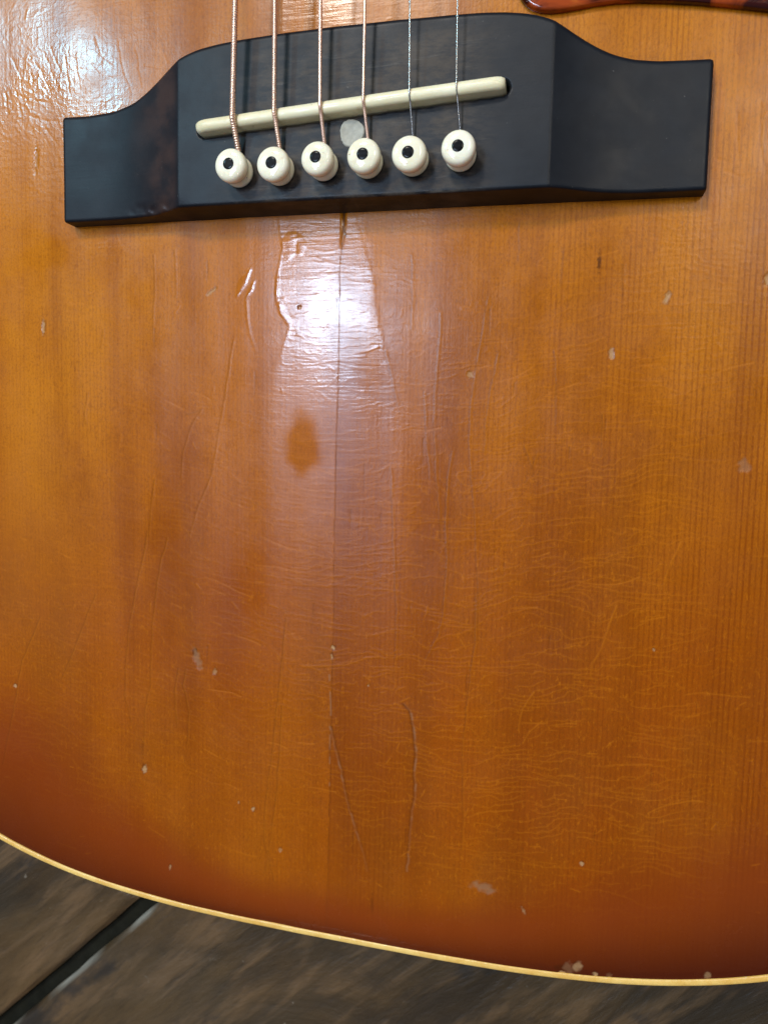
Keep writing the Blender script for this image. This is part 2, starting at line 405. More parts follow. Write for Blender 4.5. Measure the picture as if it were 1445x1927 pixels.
def stroke(pts, sig, fields, w0=1.0, w1=1.0, dash=None):
    """draw a polyline (mm) with gaussian cross-section; fields: list of (array, amplitude, 'max'|'add')"""
    pts = [np.array(p[:2], float) for p in pts]; n = len(pts) - 1
    for k in range(n):
        P, Q = pts[k], pts[k + 1]; pad = sig * 3.2
        r, c = window(min(P[0], Q[0]) - pad, max(P[0], Q[0]) + pad, min(P[1], Q[1]) - pad, max(P[1], Q[1]) + pad)
        if r.stop <= r.start or c.stop <= c.start: continue
        d, tt = seg_dist(P, Q, r, c)
        g = np.exp(-(d / sig) ** 2) * (w0 + (w1 - w0) * ((k + tt) / n))
        if dash is not None: g = g * dash(GX[r, c], GY[r, c])
        for F, amp, mode in fields:
            if mode == 'max': F[r, c] = np.maximum(F[r, c], g * amp)
            elif mode == 'min': F[r, c] = np.minimum(F[r, c], g * amp)
            else: F[r, c] += g * amp

def blob(px, py, rx, ry, rot, F, amp=1.0, seed=0, depth=0.0, soft=.25, rag=.9):
    """irregular small mark; rx, ry in photo pixels"""
    p = at(px, py); k = 1 / 7.6; rx, ry = rx * k, ry * k; R_ = max(rx, ry) * 1.6
    r, c = window(p[0] - R_, p[0] + R_, p[1] - R_, p[1] + R_)
    x = GX[r, c] - p[0]; y = GY[r, c] - p[1]; ca, sa = math.cos(rot), math.sin(rot)
    u = (x * ca + y * sa) / rx; v = (-x * sa + y * ca) / ry
    d = np.hypot(u, v) + (vnoise(GX[r, c], GY[r, c], max(.45, min(rx, ry) * .7), seed) - .5) * rag
    m_ = smooth(1 + soft, 1 - soft, d)
    F[r, c] = np.maximum(F[r, c], m_ * amp)
    if depth: Hh[r, c] += m_ * depth

def wob_(pts, amp, step=2.2):
    out = []
    for P, Q in zip(pts[:-1], pts[1:]):
        P = np.array(P[:2]); Q = np.array(Q[:2]); n = max(1, int(np.linalg.norm(Q - P) / step))
        for k in range(n): out.append(P + (Q - P) * k / n + rng.normal(0, amp, 2))
    out.append(np.array(pts[-1][:2])); return out
wob = wob_
HC = np.zeros_like(Hh)                          # check lines: kept apart so that crossings do not pile up
# broad shape: slight belly behind the bridge, washboard ripples along the grain
Hh += 0.9 * np.exp(-((GX - 5) / 70) ** 2 - ((GY + 8) / 60) ** 2)
rip = np.zeros_like(Hh)
for lam, amp, sd in ((31, .10, 1), (17, .055, 2), (9.5, .024, 3), (5.2, .008, 4)):
    xw = GX + 5 * (vnoise(GX, GY, (60, 90), sd + 30) - .5)
    rip += amp * 2 * (vnoise(xw, GY, (lam * .55, 130), sd) - .5)
rip *= 1 - .75 * np.exp(-((GX + 1) / 17) ** 2) * smooth(-110, -30, GY)
Hh += rip * (.5 + 1.2 * smooth(70, -10, GX))
Hh += (vnoise(GX, GY, (24, 30), 9) - .5) * .07
# open centre seam: the left plate stands a little proud of the right one
SEAM = [at(*p) for p in ((648, 380), (647, 405), (646, 425), (646, 445), (642, 520), (640, 640), (637, 760), (634, 850), (631, 950), (629, 1060), (628, 1150), (625, 1250), (623, 1340), (621, 1450), (619, 1560), (617, 1650), (615, 1700), (613, 1760))]
sy = np.array([p[1] for p in SEAM])[::-1]; sx = np.array([p[0] for p in SEAM])[::-1]
seam_x = np.interp(GY, sy, sx) + (vnoise(GX * 0, GY, (1, 2.2), 4) - .5) * .28
dx = GX - seam_x
lip = smooth(-190, -120, GY) * smooth(6, -2, GY)
side_r = smooth(-.3, .3, dx)
Hh -= .018 * side_r * np.exp(-np.clip(dx, 0, None) / 14) * lip
Hh += .006 * (1 - side_r) * np.exp(np.clip(dx, None, 0) / 5) * lip
sd_fade = smooth(-188, -165, GY) * .6 + .4
g = np.exp(-((dx - .05) / (.06 + .07 * vnoise(GX * 0, GY, (1, 9), 33))) ** 2) * (GY < 3)
Hh -= .012 * g * sd_fade * lip
A['dark'] = np.maximum(A['dark'], (g * sd_fade * (.66 + .2 * smooth(-70, -10, GY)) * (.55 + .45 * vnoise(GX * 0, GY, (1, 6), 3))).astype(np.float32))
A['stain'] += (.34 * side_r * np.exp(-np.clip(dx - 4, 0, None) / 9) * smooth(-190, -70, GY) * smooth(-20, -55, GY) * (.7 + .3 * vnoise(GX, GY, (6, 40), 8))).astype(np.float32)
A['stain'] += (.20 * side_r * np.exp(-np.clip(dx - 14, 0, None) / 5) * smooth(-120, -145, GY)).astype(np.float32)
# raw gap right under the bridge
stroke(wob_([at(649, 396), at(649, 420), at(647, 440), at(645, 462)], .14, 1.0), .46, [(A['dark'], 1, 'max'), (HC, -.25, 'min')], 1.2, .2)
stroke(wob_([at(649, 428), at(654, 446)], .1, 1.0), .22, [(A['dark'], .8, 'max')])

# glossy repair patch under the bridge and its drips
left_e = np.array([at(*p)[:2] for p in ((524, 385), (527, 430), (532, 468), (523, 515), (521, 560), (527, 590), (545, 615), (535, 650), (520, 720), (500, 800))])
right_e = np.array([at(*p)[:2] for p in ((672, 385), (678, 430), (692, 470), (706, 520), (712, 570), (718, 610), (724, 640), (732, 690), (745, 750), (760, 800))])
def inter(E, y): o = np.argsort(E[:, 1]); return np.interp(y, E[o, 1], E[o, 0])
dl = GX - inter(left_e, GY); dr = inter(right_e, GY) - GX
din = np.minimum(dl, dr) + (vnoise(GX, GY, 1.6, 6) - .5) * .35
sw = 9 * smooth(-30, -62, GY)
pm = smooth(-.12 - sw, .25 + sw, dl + (vnoise(GX, GY, 1.6, 6) - .5) * .35) * smooth(-1.5 - sw, 2.5 + sw, dr + (vnoise(GX, GY, (2.5, 6), 16) - .5) * 3) * smooth(-95, -25, GY)
A['patch'] = np.maximum(A['patch'], pm.astype(np.float32))
Hh += .02 * smooth(-.3, .8, din) * smooth(-40, -26, GY)
Hh += .022 * np.exp(-((dl - .35) / .35) ** 2) * smooth(-38, -24, GY) * (GY < 2)
def drip(pts, w, h, taper=.5):
    pts = [at(*p) for p in pts]; T = np.zeros_like(HC)
    tmp = np.zeros_like(Hh)
    for k in range(len(pts) - 1):
        P, Q = pts[k][:2], pts[k + 1][:2]
        r, c = window(min(P[0], Q[0]) - 3 * w, max(P[0], Q[0]) + 3 * w, min(P[1], Q[1]) - 3 * w, max(P[1], Q[1]) + 3 * w)
        d, tt = seg_dist(P, Q, r, c); f = (k + tt) / (len(pts) - 1)
        ww = w * (1 - taper * np.abs(f - .55) * 1.6)
        tmp[r, c] = np.maximum(tmp[r, c], np.clip(1 - (d / ww) ** 2, 0, 1) ** .8)
    Hh[:] += tmp * h; A['patch'][:] = np.maximum(A['patch'], (tmp > 0).astype(np.float32))
drip([(546, 477), (543, 462), (552, 449)], 2.0, .035, .2)
drip([(567, 476), (571, 462), (566, 450)], 1.3, .028, .3)
drip([(448, 558), (458, 535), (473, 508)], 1.35, .06, .8)
drip([(466, 560), (474, 548), (481, 530)], .8, .06, .8)
drip([(529, 572), (534, 590), (545, 606)], 1.15, .035, .6)
drip([(524, 520), (522, 555)], .55, .04, .4)
stroke([at(*p) for p in ((466, 566), (468, 600), (473, 630), (484, 662))], .35, [(HC, .06, 'max')], 1, .2)

# vertical checks (long lines)
LONG = [((727, 660), (738, 710), (748, 762)), ((830, 590), (825, 660), (818, 730), (816, 800), (819, 880), (826, 960), (829, 1020)),
        ((918, 560), (905, 640), (895, 690), (886, 760), (882, 830), (886, 900), (893, 980), (898, 1080), (898, 1180)), ((937, 665), (922, 735), (913, 800), (910, 850)), ((775, 480), (777, 560), (774, 620)),
        ((735, 880), (738, 980), (741, 1060), (745, 1150), (744, 1240)), ((850, 850), (842, 900), (838, 980), (839, 1080), (830, 1180), (800, 1240)), ((798, 740), (803, 840), (808, 900)),
        ((895, 1120), (893, 1210), (880, 1300), (869, 1411), (871, 1528), (868, 1600)), ((538, 1165), (528, 1260), (518, 1353), (509, 1440), (497, 1528), (497, 1586), (515, 1658)),
        ((440, 640), (432, 690), (424, 745), (410, 820), (396, 900)), ((350, 780), (380, 772), (360, 800), (345, 850), (340, 900)), ((278, 1000), (266, 1060), (255, 1110), (242, 1180), (236, 1260), (234, 1310), (247, 1360)),
        ((314, 1012), (304, 1050), (293, 1110), (286, 1180), (282, 1290), (272, 1340), (270, 1420)), ((180, 1120), (165, 1155), (140, 1220), (115, 1280)), ((75, 1160), (62, 1195), (40, 1245), (30, 1310), (18, 1370), (4, 1440)),
        ((335, 1260), (328, 1300), (333, 1370)), ((350, 1260), (345, 1290), (355, 1340), (352, 1400)), ((1160, 1140), (1148, 1170), (1130, 1225), (1114, 1250), (1110, 1272)), ((1006, 1302), (982, 1335), (975, 1375)),
        ((1020, 1357), (995, 1378), (983, 1400)), ((1280, 1020), (1262, 1060), (1245, 1110)), ((290, 480), (292, 540), (288, 600), (292, 660)), ((330, 470), (332, 560)), ((195, 620), (190, 655)),
        ((165, 740), (160, 780), (163, 800)), ((530, 1330), (520, 1500), (500, 1640)), ((1060, 470), (1055, 540)), ((978, 420), (975, 490)), ((1170, 500), (1172, 560)), ((1100, 420), (1102, 470)),
        ((1042, 660), (1046, 720), (1044, 800)), ((1132, 780), (1131, 860)), ((290, 900), (284, 960), (280, 1010)), ((395, 900), (370, 960), (355, 1010)), ((985, 840), (1000, 880), (1010, 850))]
for L in LONG:
    P = wob([at(*p) for p in L], .10)
    if L[0][0] > 960 and L[0][1] > 900: stroke(P, .2, [(HC, .03, 'max'), (A['chk'], .7, 'max')], 1, .5); continue
    stroke(P, .24, [(HC, -.040, 'min'), (A['dark'], .34, 'max')], 1.0, .6)
    stroke([p + np.array([.3, 0]) for p in P], .22, [(HC, .03, 'max'), (A['chk'], .45, 'max')], .9, .5)
# the two glued cracks low on the right plate
C1 = wob([at(*p) for p in ((622, 1368), (628, 1395), (636, 1430), (645, 1470), (655, 1515), (664, 1545), (674, 1580), (684, 1610), (690, 1640))], .12, 1.2)
C2 = wob([at(*p) for p in ((762, 1325), (772, 1338), (778, 1372), (782, 1400), (784, 1425), (780, 1450), (782, 1475), (779, 1510), (774, 1545), (770, 1590), (766, 1640))], .13, 1.2)
dsh = lambda x, y: .35 + .65 * smooth(.35, .6, vnoise(x, y, (3, 1.7), 14))
stroke(C1, .22, [(A['grey'], .62, 'max'), (HC, .07, 'max')], 1.0, .35, dsh); stroke([p + np.array([.45, .1]) for p in C1], .22, [(A['dark'], .5, 'max'), (HC, -.06, 'min')], 1, .3)
stroke(C2[:34], .25, [(A['grey'], .68, 'max'), (HC, .08, 'max')], .8, .5, dsh); stroke([p + np.array([-.42, 0]) for p in C2], .24, [(A['dark'], .75, 'max'), (HC, -.08, 'min')], .8, .35)
stroke([at(620, 1270), at(623, 1340), at(621, 1380), at(620, 1480)], .16, [(A['grey'], .7, 'max')], 1, .6, lambda x, y: smooth(.5, .62, vnoise(x, y, (4, 1.3), 15)))
stroke([at(570, 1254), at(622, 1253), at(650, 1252), at(690, 1238), at(715, 1236)], .2, [(A['chk'], .5, 'max'), (HC, .02, 'max')])
stroke([at(625, 970), at(660, 980), at(690, 985), at(715, 1010)], .2, [(A['chk'], .5, 'max')])

# fine cross-grain checking: short wavy lines, mostly across the grain
def density(x, y):
    a = .95 * smooth(12, 24, x) * smooth(88, 55, x) * smooth(-172, -150, y) * smooth(-10, -45, y)
    b = .75 * smooth(-75, -30, x) * smooth(2, -6, x) * smooth(-165, -140, y) * smooth(-18, -45, y)
    c = .55 * smooth(0, 4, x) * smooth(24, 14, x) * smooth(-178, -160, y) * smooth(-2, -14, y) * (1 - .75 * smooth(-60, -80, y) * smooth(-150, -130, y))
    d = .85 * smooth(-20, -14, x) * smooth(20, 10, x) * smooth(-80, -66, y) * smooth(-16, -24, y)
    return max(a, b, c, d, .22 * (y > -175))
n = 0
while n < 160:
    x = rng.uniform(-105, 112); y = rng.uniform(-184, -4)
    if rng.random() > density(x, y): continue
    n += 1
    L = rng.uniform(2.0, 6) if rng.random() < .7 else rng.uniform(6, 15)
    a0 = .20 * (float(vnoise(np.array(x), np.array(y), (28, 24), 40)) - .5) * 2
    if x < 0: a0 += -.28 * float(smooth(0, -60, np.array(x)))         # lines dip to the right on the left plate
    elif x > 25: a0 += .10
    curv = rng.normal(0, .035) + (.03 if -20 < x < 20 and y > -80 else 0); a = a0 + rng.normal(0, .06) - curv * L * .5
    p = np.array([x, y]); P = [p]
    for k in range(max(2, int(L / 1.1))):
        a += curv * 1.1 + rng.normal(0, .07); p = p + 1.1 * np.array([math.cos(a), math.sin(a)]); P.append(p)
    s_ = rng.uniform(.35, 1.0)
    stroke(P, .19, [(A['chk'], .75 * s_, 'max'), (HC, .024 * s_, 'max')], .6, 1)
    if s_ > .7: stroke([q + np.array([.05, .28]) for q in P], .18, [(HC, -.022 * s_, 'min')], .6, 1)
for k in range(190):                             # close arcs across the repaired strip
    x = rng.uniform(-22, 8); y = rng.uniform(-95, -14); L = rng.uniform(4, 15); a = -.14 + .10 * (x < -8) * -1 + rng.normal(0, .05); p = np.array([x, y]); P = [p]
    for q in range(int(L)):
        a += .028 + rng.normal(0, .05); p = p + np.array([math.cos(a), math.sin(a)]); P.append(p)
    stroke(P, .17, [(HC, .018 * rng.uniform(.4, 1), 'max'), (A['chk'], .35, 'max')], .5, 1)
# crinkled lacquer beside the left end of the bridge, and a little at the right edge of the picture
pc = at(160, 190); A['crk'] = np.maximum(A['crk'], (smooth(62, 20, np.hypot((GX - pc[0]) * 1.0, (GY - pc[1]) * 1.5)) * (.75 + .5 * (vnoise(GX, GY, 8, 50) - .5)) * smooth(-46, -62, GX + .45 * (GY - 20))).astype(np.float32))
pc = at(150, 470); A['crk'] = np.maximum(A['crk'], (.8 * smooth(13, 3, np.hypot(GX - pc[0] - 8, (GY - pc[1] + 1) * 2.6))).astype(np.float32))
for L in (((20, 105), (32, 135), (38, 160), (39, 172)), ((52, 105), (58, 148), (60, 178), (72, 200)), ((54, 104), (74, 132), (88, 160), (95, 185), (118, 200)), ((80, 95), (98, 145), (118, 180), (130, 186)), ((92, 88), (116, 140), (131, 184)),
          ((165, 112), (184, 134), (215, 150)), ((222, 75), (229, 125), (240, 155), (248, 176)), ((178, 68), (190, 104), (212, 120)), ((8, 172), (12, 212)), ((28, 168), (40, 230)), ((60, 215), (84, 242), (104, 268)), ((48, 215), (75, 225), (110, 228)),
          ((120, 105), (126, 150), (131, 180)), ((140, 100), (146, 150), (150, 175)), ((270, 120), (300, 128), (318, 115)), ((38, 180), (78, 192), (100, 190)), ((255, 90), (262, 130), (268, 165)),
          ((1385, 215), (1384, 262), (1390, 330)), ((1428, 190), (1426, 262), (1436, 345)), ((1346, 300), (1376, 306), (1400, 300)), ((1352, 322), (1385, 330), (1425, 326))):
    P = wob([at(*p) for p in L], .15, 1.6)
    stroke(P, .24, [(HC, .05, 'max'), (A['chk'], .45, 'max')], .9, .6); stroke([p + np.array([.4, -.1]) for p in P], .22, [(HC, -.03, 'min')], .9, .6)
for k in range(150):                             # dry little scars all over
    p = np.array([rng.uniform(-100, 110), rng.uniform(-180, 60)]); a = rng.normal(0, 1.2)
    stroke([p, p + rng.uniform(.4, 2.5) * np.array([math.cos(a), math.sin(a)])], .16, [(HC, .025, 'max'), (A['chk'], .6, 'max')])
for k in range(42):                              # short dark slits along the grain
    p = np.array([rng.uniform(-90, 105), rng.uniform(-165, 0)]); L = rng.uniform(2, 7)
    stroke([p, p + np.array([rng.normal(0, .12), -L])], .17, [(A['dark'], .42, 'max'), (HC, -.03, 'min')], 1, .3)
Hh += HC
# connected crackle network in the lacquer (cell edges), long across the grain; denser wrinkles in the crinkled zone
_J = np.random.default_rng(5).random((256, 256, 2)).astype(np.float32)
def cracks(u, v, jit=.95):
    ui = np.floor(u).astype(np.int64); vi = np.floor(v).astype(np.int64)
    f1 = np.full(u.shape, 9.0, np.float32); f2 = f1.copy()
    for a in (-1, 0, 1):
        for b in (-1, 0, 1):
            q = _J[(vi + b) % 256, (ui + a) % 256]
            d = np.hypot(ui + a + .5 + (q[..., 0] - .5) * jit - u, vi + b + .5 + (q[..., 1] - .5) * jit - v).astype(np.float32)
            f2 = np.minimum(f2, np.maximum(f1, d)); f1 = np.minimum(f1, d)
    return f2 - f1
cs = slice(x_lo, x_lo + NCD); X_, Y_ = GX[:, cs], GY[:, cs]
tilt = -.22 * smooth(0, -60, X_) + .05 * smooth(20, 60, X_)
def hairlines(spacing, seed, wid, gap):
    """long wavy hairlines across the grain: level lines of a warped height, broken line by line"""
    ph = (Y_ - tilt * X_) / spacing + 3.4 * vnoise(X_, Y_, (15, 7), seed) + 1.3 * vnoise(X_, Y_, (5, 2.6), seed + 1) + .35 * vnoise(X_, Y_, (1.3, 1.0), seed + 2)
    k_ = np.round(ph); gy = np.gradient(ph, axis=0) / np.maximum(np.gradient(Y_, axis=0), 1e-4); gx = np.gradient(ph, axis=1) / .25
    d = np.abs(ph - k_) / np.maximum(np.hypot(gx, gy), .25)
    brk = smooth(gap, gap + .12, vnoise(X_ + 37.0 * (k_ % 11), k_ * 5.3, (5.5, 1.0), seed + 3))
    return np.exp(-(d / wid) ** 2) * brk
dens = (.55 + .45 * smooth(-35, 35, X_)) * (1 - .85 * smooth(78, 104, X_)) * smooth(-180, -150, Y_) * (.3 + .7 * smooth(15, -40, Y_))
msk = np.clip(dens * smooth(.26, .52, vnoise(X_, Y_, (22, 14), 61) * .6 + vnoise(X_, Y_, (6, 3), 62) * .4 + .12), 0, 1)
ln = np.maximum(hairlines(1.5, 41, .15, .46), .8 * hairlines(2.6, 51, .15, .52)) * msk
HC2 = np.zeros_like(Hh); HC2[:, cs] += .022 * ln
A['chk'][:, cs] = np.maximum(A['chk'][:, cs], .44 * ln)
wx = (vnoise(X_, Y_, 5, 45) - .5) * 3; wy = (vnoise(X_, Y_, 6, 46) - .5) * 3
e2 = cracks((X_ * .95 + Y_ * .3 + wx) / 1.7 + 60, (-X_ * .3 + Y_ * .95 + wy) / 2.9 + 60)
ck = A['crk'][:, cs]
HC2[:, cs] += .026 * np.exp(-(e2 / .13) ** 2) * ck * (.3 + .9 * vnoise(X_, Y_, 4, 47))
Hh += HC2
# chips, dings and dirt, each where the photograph shows it
chips = [(272, 1447, 6, 10, .3, .9), (476, 1523, 4, 5, 0, .9), (449, 1510, 2, 3, 0, .6), (28, 1291, 4, 4, 0, .95), (1095, 1626, 4, 4, 0, .9), (1255, 561, 5, 11, .25, .75), (1150, 666, 4, 11, 0, .75), (885, 705, 6, 7, 0, .55),
         (82, 615, 4, 17, .05, .8), (404, 1264, 5, 8, 0, .5), (1086, 1822, 9, 13, .2, .6), (1120, 1836, 5, 6, 0, .85), (1332, 1837, 7, 7, 0, .5), (1058, 1833, 7, 5, .3, .8), (320, 1633, 3, 6, .2, .6), (527, 1600, 4, 5, 0, .5),
         (400, 549, 14, 2.5, -.6, .7), (1443, 525, 5, 10, 0, .7), (624, 1235, 3, 5, 0, .8), (627, 1219, 4.5, 4.5, 0, 1.0), (985, 1715, 3, 8, -.5, .55), (68, 300, 6, 26, .1, .22), (1230, 1223, 2, 3, 0, .8), (693, 1290, 2, 2, 0, .8), (565, 578, 4, 3, -.6, 0)]
for k, (px, py, rx, ry, ro, am) in enumerate(chips):
    blob(px + .6, py - .6, rx * .98 + 1, ry * .98 + 1, -ro, A['dark'], am * .55, k)
    blob(px, py, rx * .82, ry * .82, -ro, A['chip'], am * .68, k, -.12, .4)
for k, (px, py, rx, ry, ro, am) in enumerate([(372, 1240, 7, 21, .35, .8), (909, 1671, 21, 8, -.15, .85), (1400, 876, 9, 10, 0, .6), (1068, 1824, 8, 12, 0, .5), (1146, 1838, 6, 5, 0, .4)]): blob(px, py, rx, ry, ro, A['grey'], am * .75, 60 + k, -.12, .5)
for k, (px, py, rx, ry, am) in enumerate([(1127, 496, 3, 15, .85), (367, 1228, 6, 8, .6), (1070, 1832, 22, 14, .5), (1128, 478, 2, 8, .4), (565, 577, 6, 4, .5), (700, 1700, 3, 20, .3)]): blob(px, py, rx, ry, 0, A['dark'], am, 80 + k)
# brown stains on the left plate
for k, (px, py, rx, ry, am) in enumerate([(330, 880, 44, 90, .36), (310, 1060, 46, 120, .42), (300, 760, 34, 80, .25), (350, 1300, 26, 90, .32), (430, 1180, 30, 100, .26), (590, 1080, 34, 80, .18), (240, 1000, 28, 110, .28), (150, 500, 36, 60, .22), (700, 1130, 32, 80, .2), (110, 860, 40, 90, .2), (480, 1450, 30, 80, .18)]): blob(px, py, rx, ry, 0, A['stain'], am, 90 + k, 0, .85)
# dull spots in the gloss; the clearest, left of the seam, is slightly darkened
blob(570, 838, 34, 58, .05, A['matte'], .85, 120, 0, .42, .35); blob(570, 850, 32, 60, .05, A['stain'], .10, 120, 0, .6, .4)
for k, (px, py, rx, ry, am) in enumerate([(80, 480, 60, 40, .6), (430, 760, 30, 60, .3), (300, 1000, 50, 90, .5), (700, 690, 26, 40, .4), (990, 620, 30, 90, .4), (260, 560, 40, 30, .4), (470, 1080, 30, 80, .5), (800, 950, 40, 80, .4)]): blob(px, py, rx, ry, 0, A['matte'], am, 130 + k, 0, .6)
# sunburst: fraction toward the rim
xc = np.clip(GX, -112, 118)
de = (GY - y_tail(xc)) / np.sqrt(1 + ((y_tail(xc + 1) - y_tail(xc - 1)) / 2) ** 2)
reach = 18 + 46 * smooth(-15, -100, GX) + 24 * smooth(10, 100, GX)
reach = reach * (1 + .35 * (vnoise(GX, GY, (26, 40), 70) - .5))
A['edge'] = np.clip(1 - de / reach, 0, 1).astype(np.float32)
A['chk'] *= 1 - .75 * smooth(.25, .7, A['edge'])
A['amber'] = np.clip(smooth(-115, 25, GY) * .85 + .40 * smooth(-20, -90, GX) * smooth(-150, -60, GY) + .3 * smooth(40, 100, GX) * smooth(-110, 0, GY) + .35 * (vnoise(GX, GY, (30, 45), 77) - .5), 0, 1).astype(np.float32)  # paler upward and to the sides: burst centre plus painted lamp falloff
A['edge'] = np.clip(A['edge'] * (1 - .10 * smooth(10, -80, GX) + .10 * smooth(40, 100, GX)), 0, 1).astype(np.float32)
A['grain'] = np.clip(.05 + .22 * smooth(18, 70, GX) + .5 * smooth(72, 112, GX) + .22 * (side_r * smooth(24, 12, GX) * smooth(-40, -90, GY)), 0, 1).astype(np.float32)
# crown falls to the rim
Hh -= .25 * smooth(4.2, 2.0, de) ** 2
Hh += .05 * np.exp(-((de - 2.55) / .3) ** 2) * (.3 + .9 * vnoise(GX, GY, (7, 30), 99))
Vt = np.stack([GX, GY, Hh], -1).reshape(-1, 3)
Qt = grid_quads(NR, len(xs))
# upper part (out of frame): coarse, with the sound hole left open
yu = np.linspace(YM, 311, 62); uu = np.linspace(-1, 1, 81)
UX = CXG + uu[None, :] * (w_up(yu) - BW)[:, None]; UX[0] = np.interp(np.linspace(0, 1, 81), np.linspace(0, 1, 81), CXG + uu * (WB - BW))
UY = np.repeat(yu[:, None], 81, 1); UZ = np.where(UY < YM + .1, np.interp(UX, xs, Hh[-1]), np.exp(-(UY - YM) / 15) * .2)
Qu = grid_quads(62, 81); Vu = np.stack([UX, UY, UZ], -1).reshape(-1, 3)
cen = Vu[Qu].mean(1); HOLE = np.array([CXG, 178.0])
Qu = Qu[np.hypot(cen[:, 0] - HOLE[0], cen[:, 1] - HOLE[1]) > 52]
me = quad_mesh('soundboard', np.concatenate([Vt, Vu]), np.concatenate([Qt, Qu + len(Vt)]))
for k, F in A.items():
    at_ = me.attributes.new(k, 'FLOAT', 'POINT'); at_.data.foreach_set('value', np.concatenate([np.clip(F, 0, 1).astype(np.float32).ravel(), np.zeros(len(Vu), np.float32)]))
board = part('soundboard', me, M_TOP)
board['label'] = 'amber sunburst spruce top with checked lacquer and an open centre seam'

# --- outline loop for binding, sides and back
th = np.linspace(0, 1, 240)
lx = CXG - WB * np.cos(np.pi * np.linspace(0, 1, 700)); low = np.stack([lx, y_tail(lx)], 1)
ry_ = np.linspace(YM, 312, 80)[1:]; rgt = np.stack([CXG + w_up(ry_), ry_], 1); lft = np.stack([CXG - w_up(ry_), ry_], 1)[::-1]
loop = np.concatenate([low, rgt, lft])
dd = np.roll(loop, -1, 0) - np.roll(loop, 1, 0); nn = np.stack([dd[:, 1], -dd[:, 0]], 1); nn /= np.linalg.norm(nn, axis=1, keepdims=True)
def sweep(name, prof, mat):
    """prof: list of (outward offset, z) swept round the outline"""
    n = len(loop); V = []
    jit = (vnoise(loop[:, 0], loop[:, 1], 9, 3) - .5) * .12
    for o_, z in prof: V.append(np.concatenate([loop + nn * (o_ + jit[:, None] * (z > -2)), np.full((n, 1), z)], 1))
    V = np.concatenate(V); Q = grid_quads(len(prof), n, wrap=True)
    return part(name, quad_mesh(name, V, Q), mat)
sweep('binding', [(-BW - .05, -1.0), (-BW - .02, -.26), (-BW + .12, -.06), (-BW + .35, .02), (-.7, .02), (-.35, -.05), (-.1, -.25), (.0, -.6), (0, -5.5), (-.4, -5.5)], M_BIND)
sweep('side', [(-.45, -5.3), (-.12, -5.4), (-.12, -60), (-.12, -108), (-2, -111)], M_SIDE)
bk = np.concatenate([loop - nn * 2, np.full((len(loop), 1), -110.5)], 1)
cenb = np.array([[CXG, 40, -LIFT + .4]]); nL = len(loop)
mid = np.concatenate([(loop - [CXG, 40]) * .5 + [CXG, 40], np.full((nL, 1), -LIFT + .8)], 1)
Vb = np.concatenate([bk, mid, np.repeat(cenb, 1, 0)])
Fb = [(i, nL + i, nL + (i + 1) % nL, (i + 1) % nL) for i in range(nL)] + [(nL + i, 2 * nL, nL + (i + 1) % nL) for i in range(nL)]
part('back', poly_mesh('back', Vb, Fb), M_SIDE)
# rosette ring round the sound hole
V = []; F = []
for k in range(64):
    a = 2 * math.pi * k / 64
    for r_, z in ((48, -2.4), (48, .5), (49, .75), (59, .75), (60, .4)): V.append((HOLE[0] + r_ * math.cos(a), HOLE[1] + r_ * math.sin(a), z))
for k in range(64):
    for q in range(4): a_, b_ = k * 5 + q, ((k + 1) % 64) * 5 + q; F.append((a_, a_ + 1, b_ + 1, b_)[::-1])
part('rosette', poly_mesh('rosette', V, F), M_ROS)

# --- bridge
BX0, BX1 = -75.2, 83.4
ox = np.array([-75.2, -68, -60, -54, -50, -46, -43, -40, -37, -34, -29, -24, -12, 1, 15, 28, 34, 39, 43, 46, 48.5, 51, 54, 57, 60, 63, 67, 72, 78, 83.4])
oy = np.array([27.0, 26.8, 27.3, 28.7, 30.6, 32.9, 34.7, 36.2, 37.4, 38.2, 38.9, 39.3, 39.8, 40.0, 40.0, 39.8, 39.6, 39.2, 38.6, 37.9, 37.0, 35.8, 34.0, 32.3, 30.8, 29.6, 28.6, 28.0, 27.7, 27.5])
def b_top(x):
    y = np.interp(x, ox, oy); return (np.interp(x - .9, ox, oy) + y + np.interp(x + .9, ox, oy)) / 3
HB, HE = 9.4, 5.0
def b_h(x):
    d = np.maximum(-39.6 - x, x - 49.9)                # outside the flat middle
    e = np.clip(d, 0, 26)
    ramp = HE + (HB - HE) * (1 - np.clip(e / 25, 0, 1)) ** 2.1
    h = np.where(d <= 0, HB, ramp)
    return h
S0 = at(371, 246, 9.4)[:2]; S1 = at(961, 161, 9.4)[:2]   # ends of the saddle slot
sdir = (S1 - S0) / np.linalg.norm(S1 - S0); slen = np.linalg.norm(S1 - S0)
rr = 1.1
tx = np.concatenate([BX0 + rr * (1 - np.cos(np.linspace(0, np.pi / 2, 6)))[0:0], np.arange(BX0 + rr, BX1 - rr, .33)])
def bridge_col(x, h, inset):
    """profile across the bridge at x: front wall, top, back wall"""
    y1 = b_top(x) - inset; y0 = 0.0 + inset; f0 = .9 * smooth(5, 9, h)
    P = [(y0, 0), (y0 + f0 * .5, max(h - rr, .2) * .5), (y0 + f0, max(h - .8, .3))]
    for k in range(1, 5): a = k / 4 * math.pi / 2; P.append((y0 + f0 + .7 * (1 - math.cos(a)), h - .7 + .7 * math.sin(a)))
    ya, yb_ = y0 + f0 + .7, y1 - 1.3
    for k in range(1, 105): P.append((ya + (yb_ - ya) * k / 104, h))
    for k in range(1, 6): a = k / 5 * math.pi / 2; P.append((yb_ + 1.2 * math.sin(a), h - 1.2 * (1 - math.cos(a))))
    P.append((y1, h * .5)); P.append((y1, 0))
    return P
cols = []
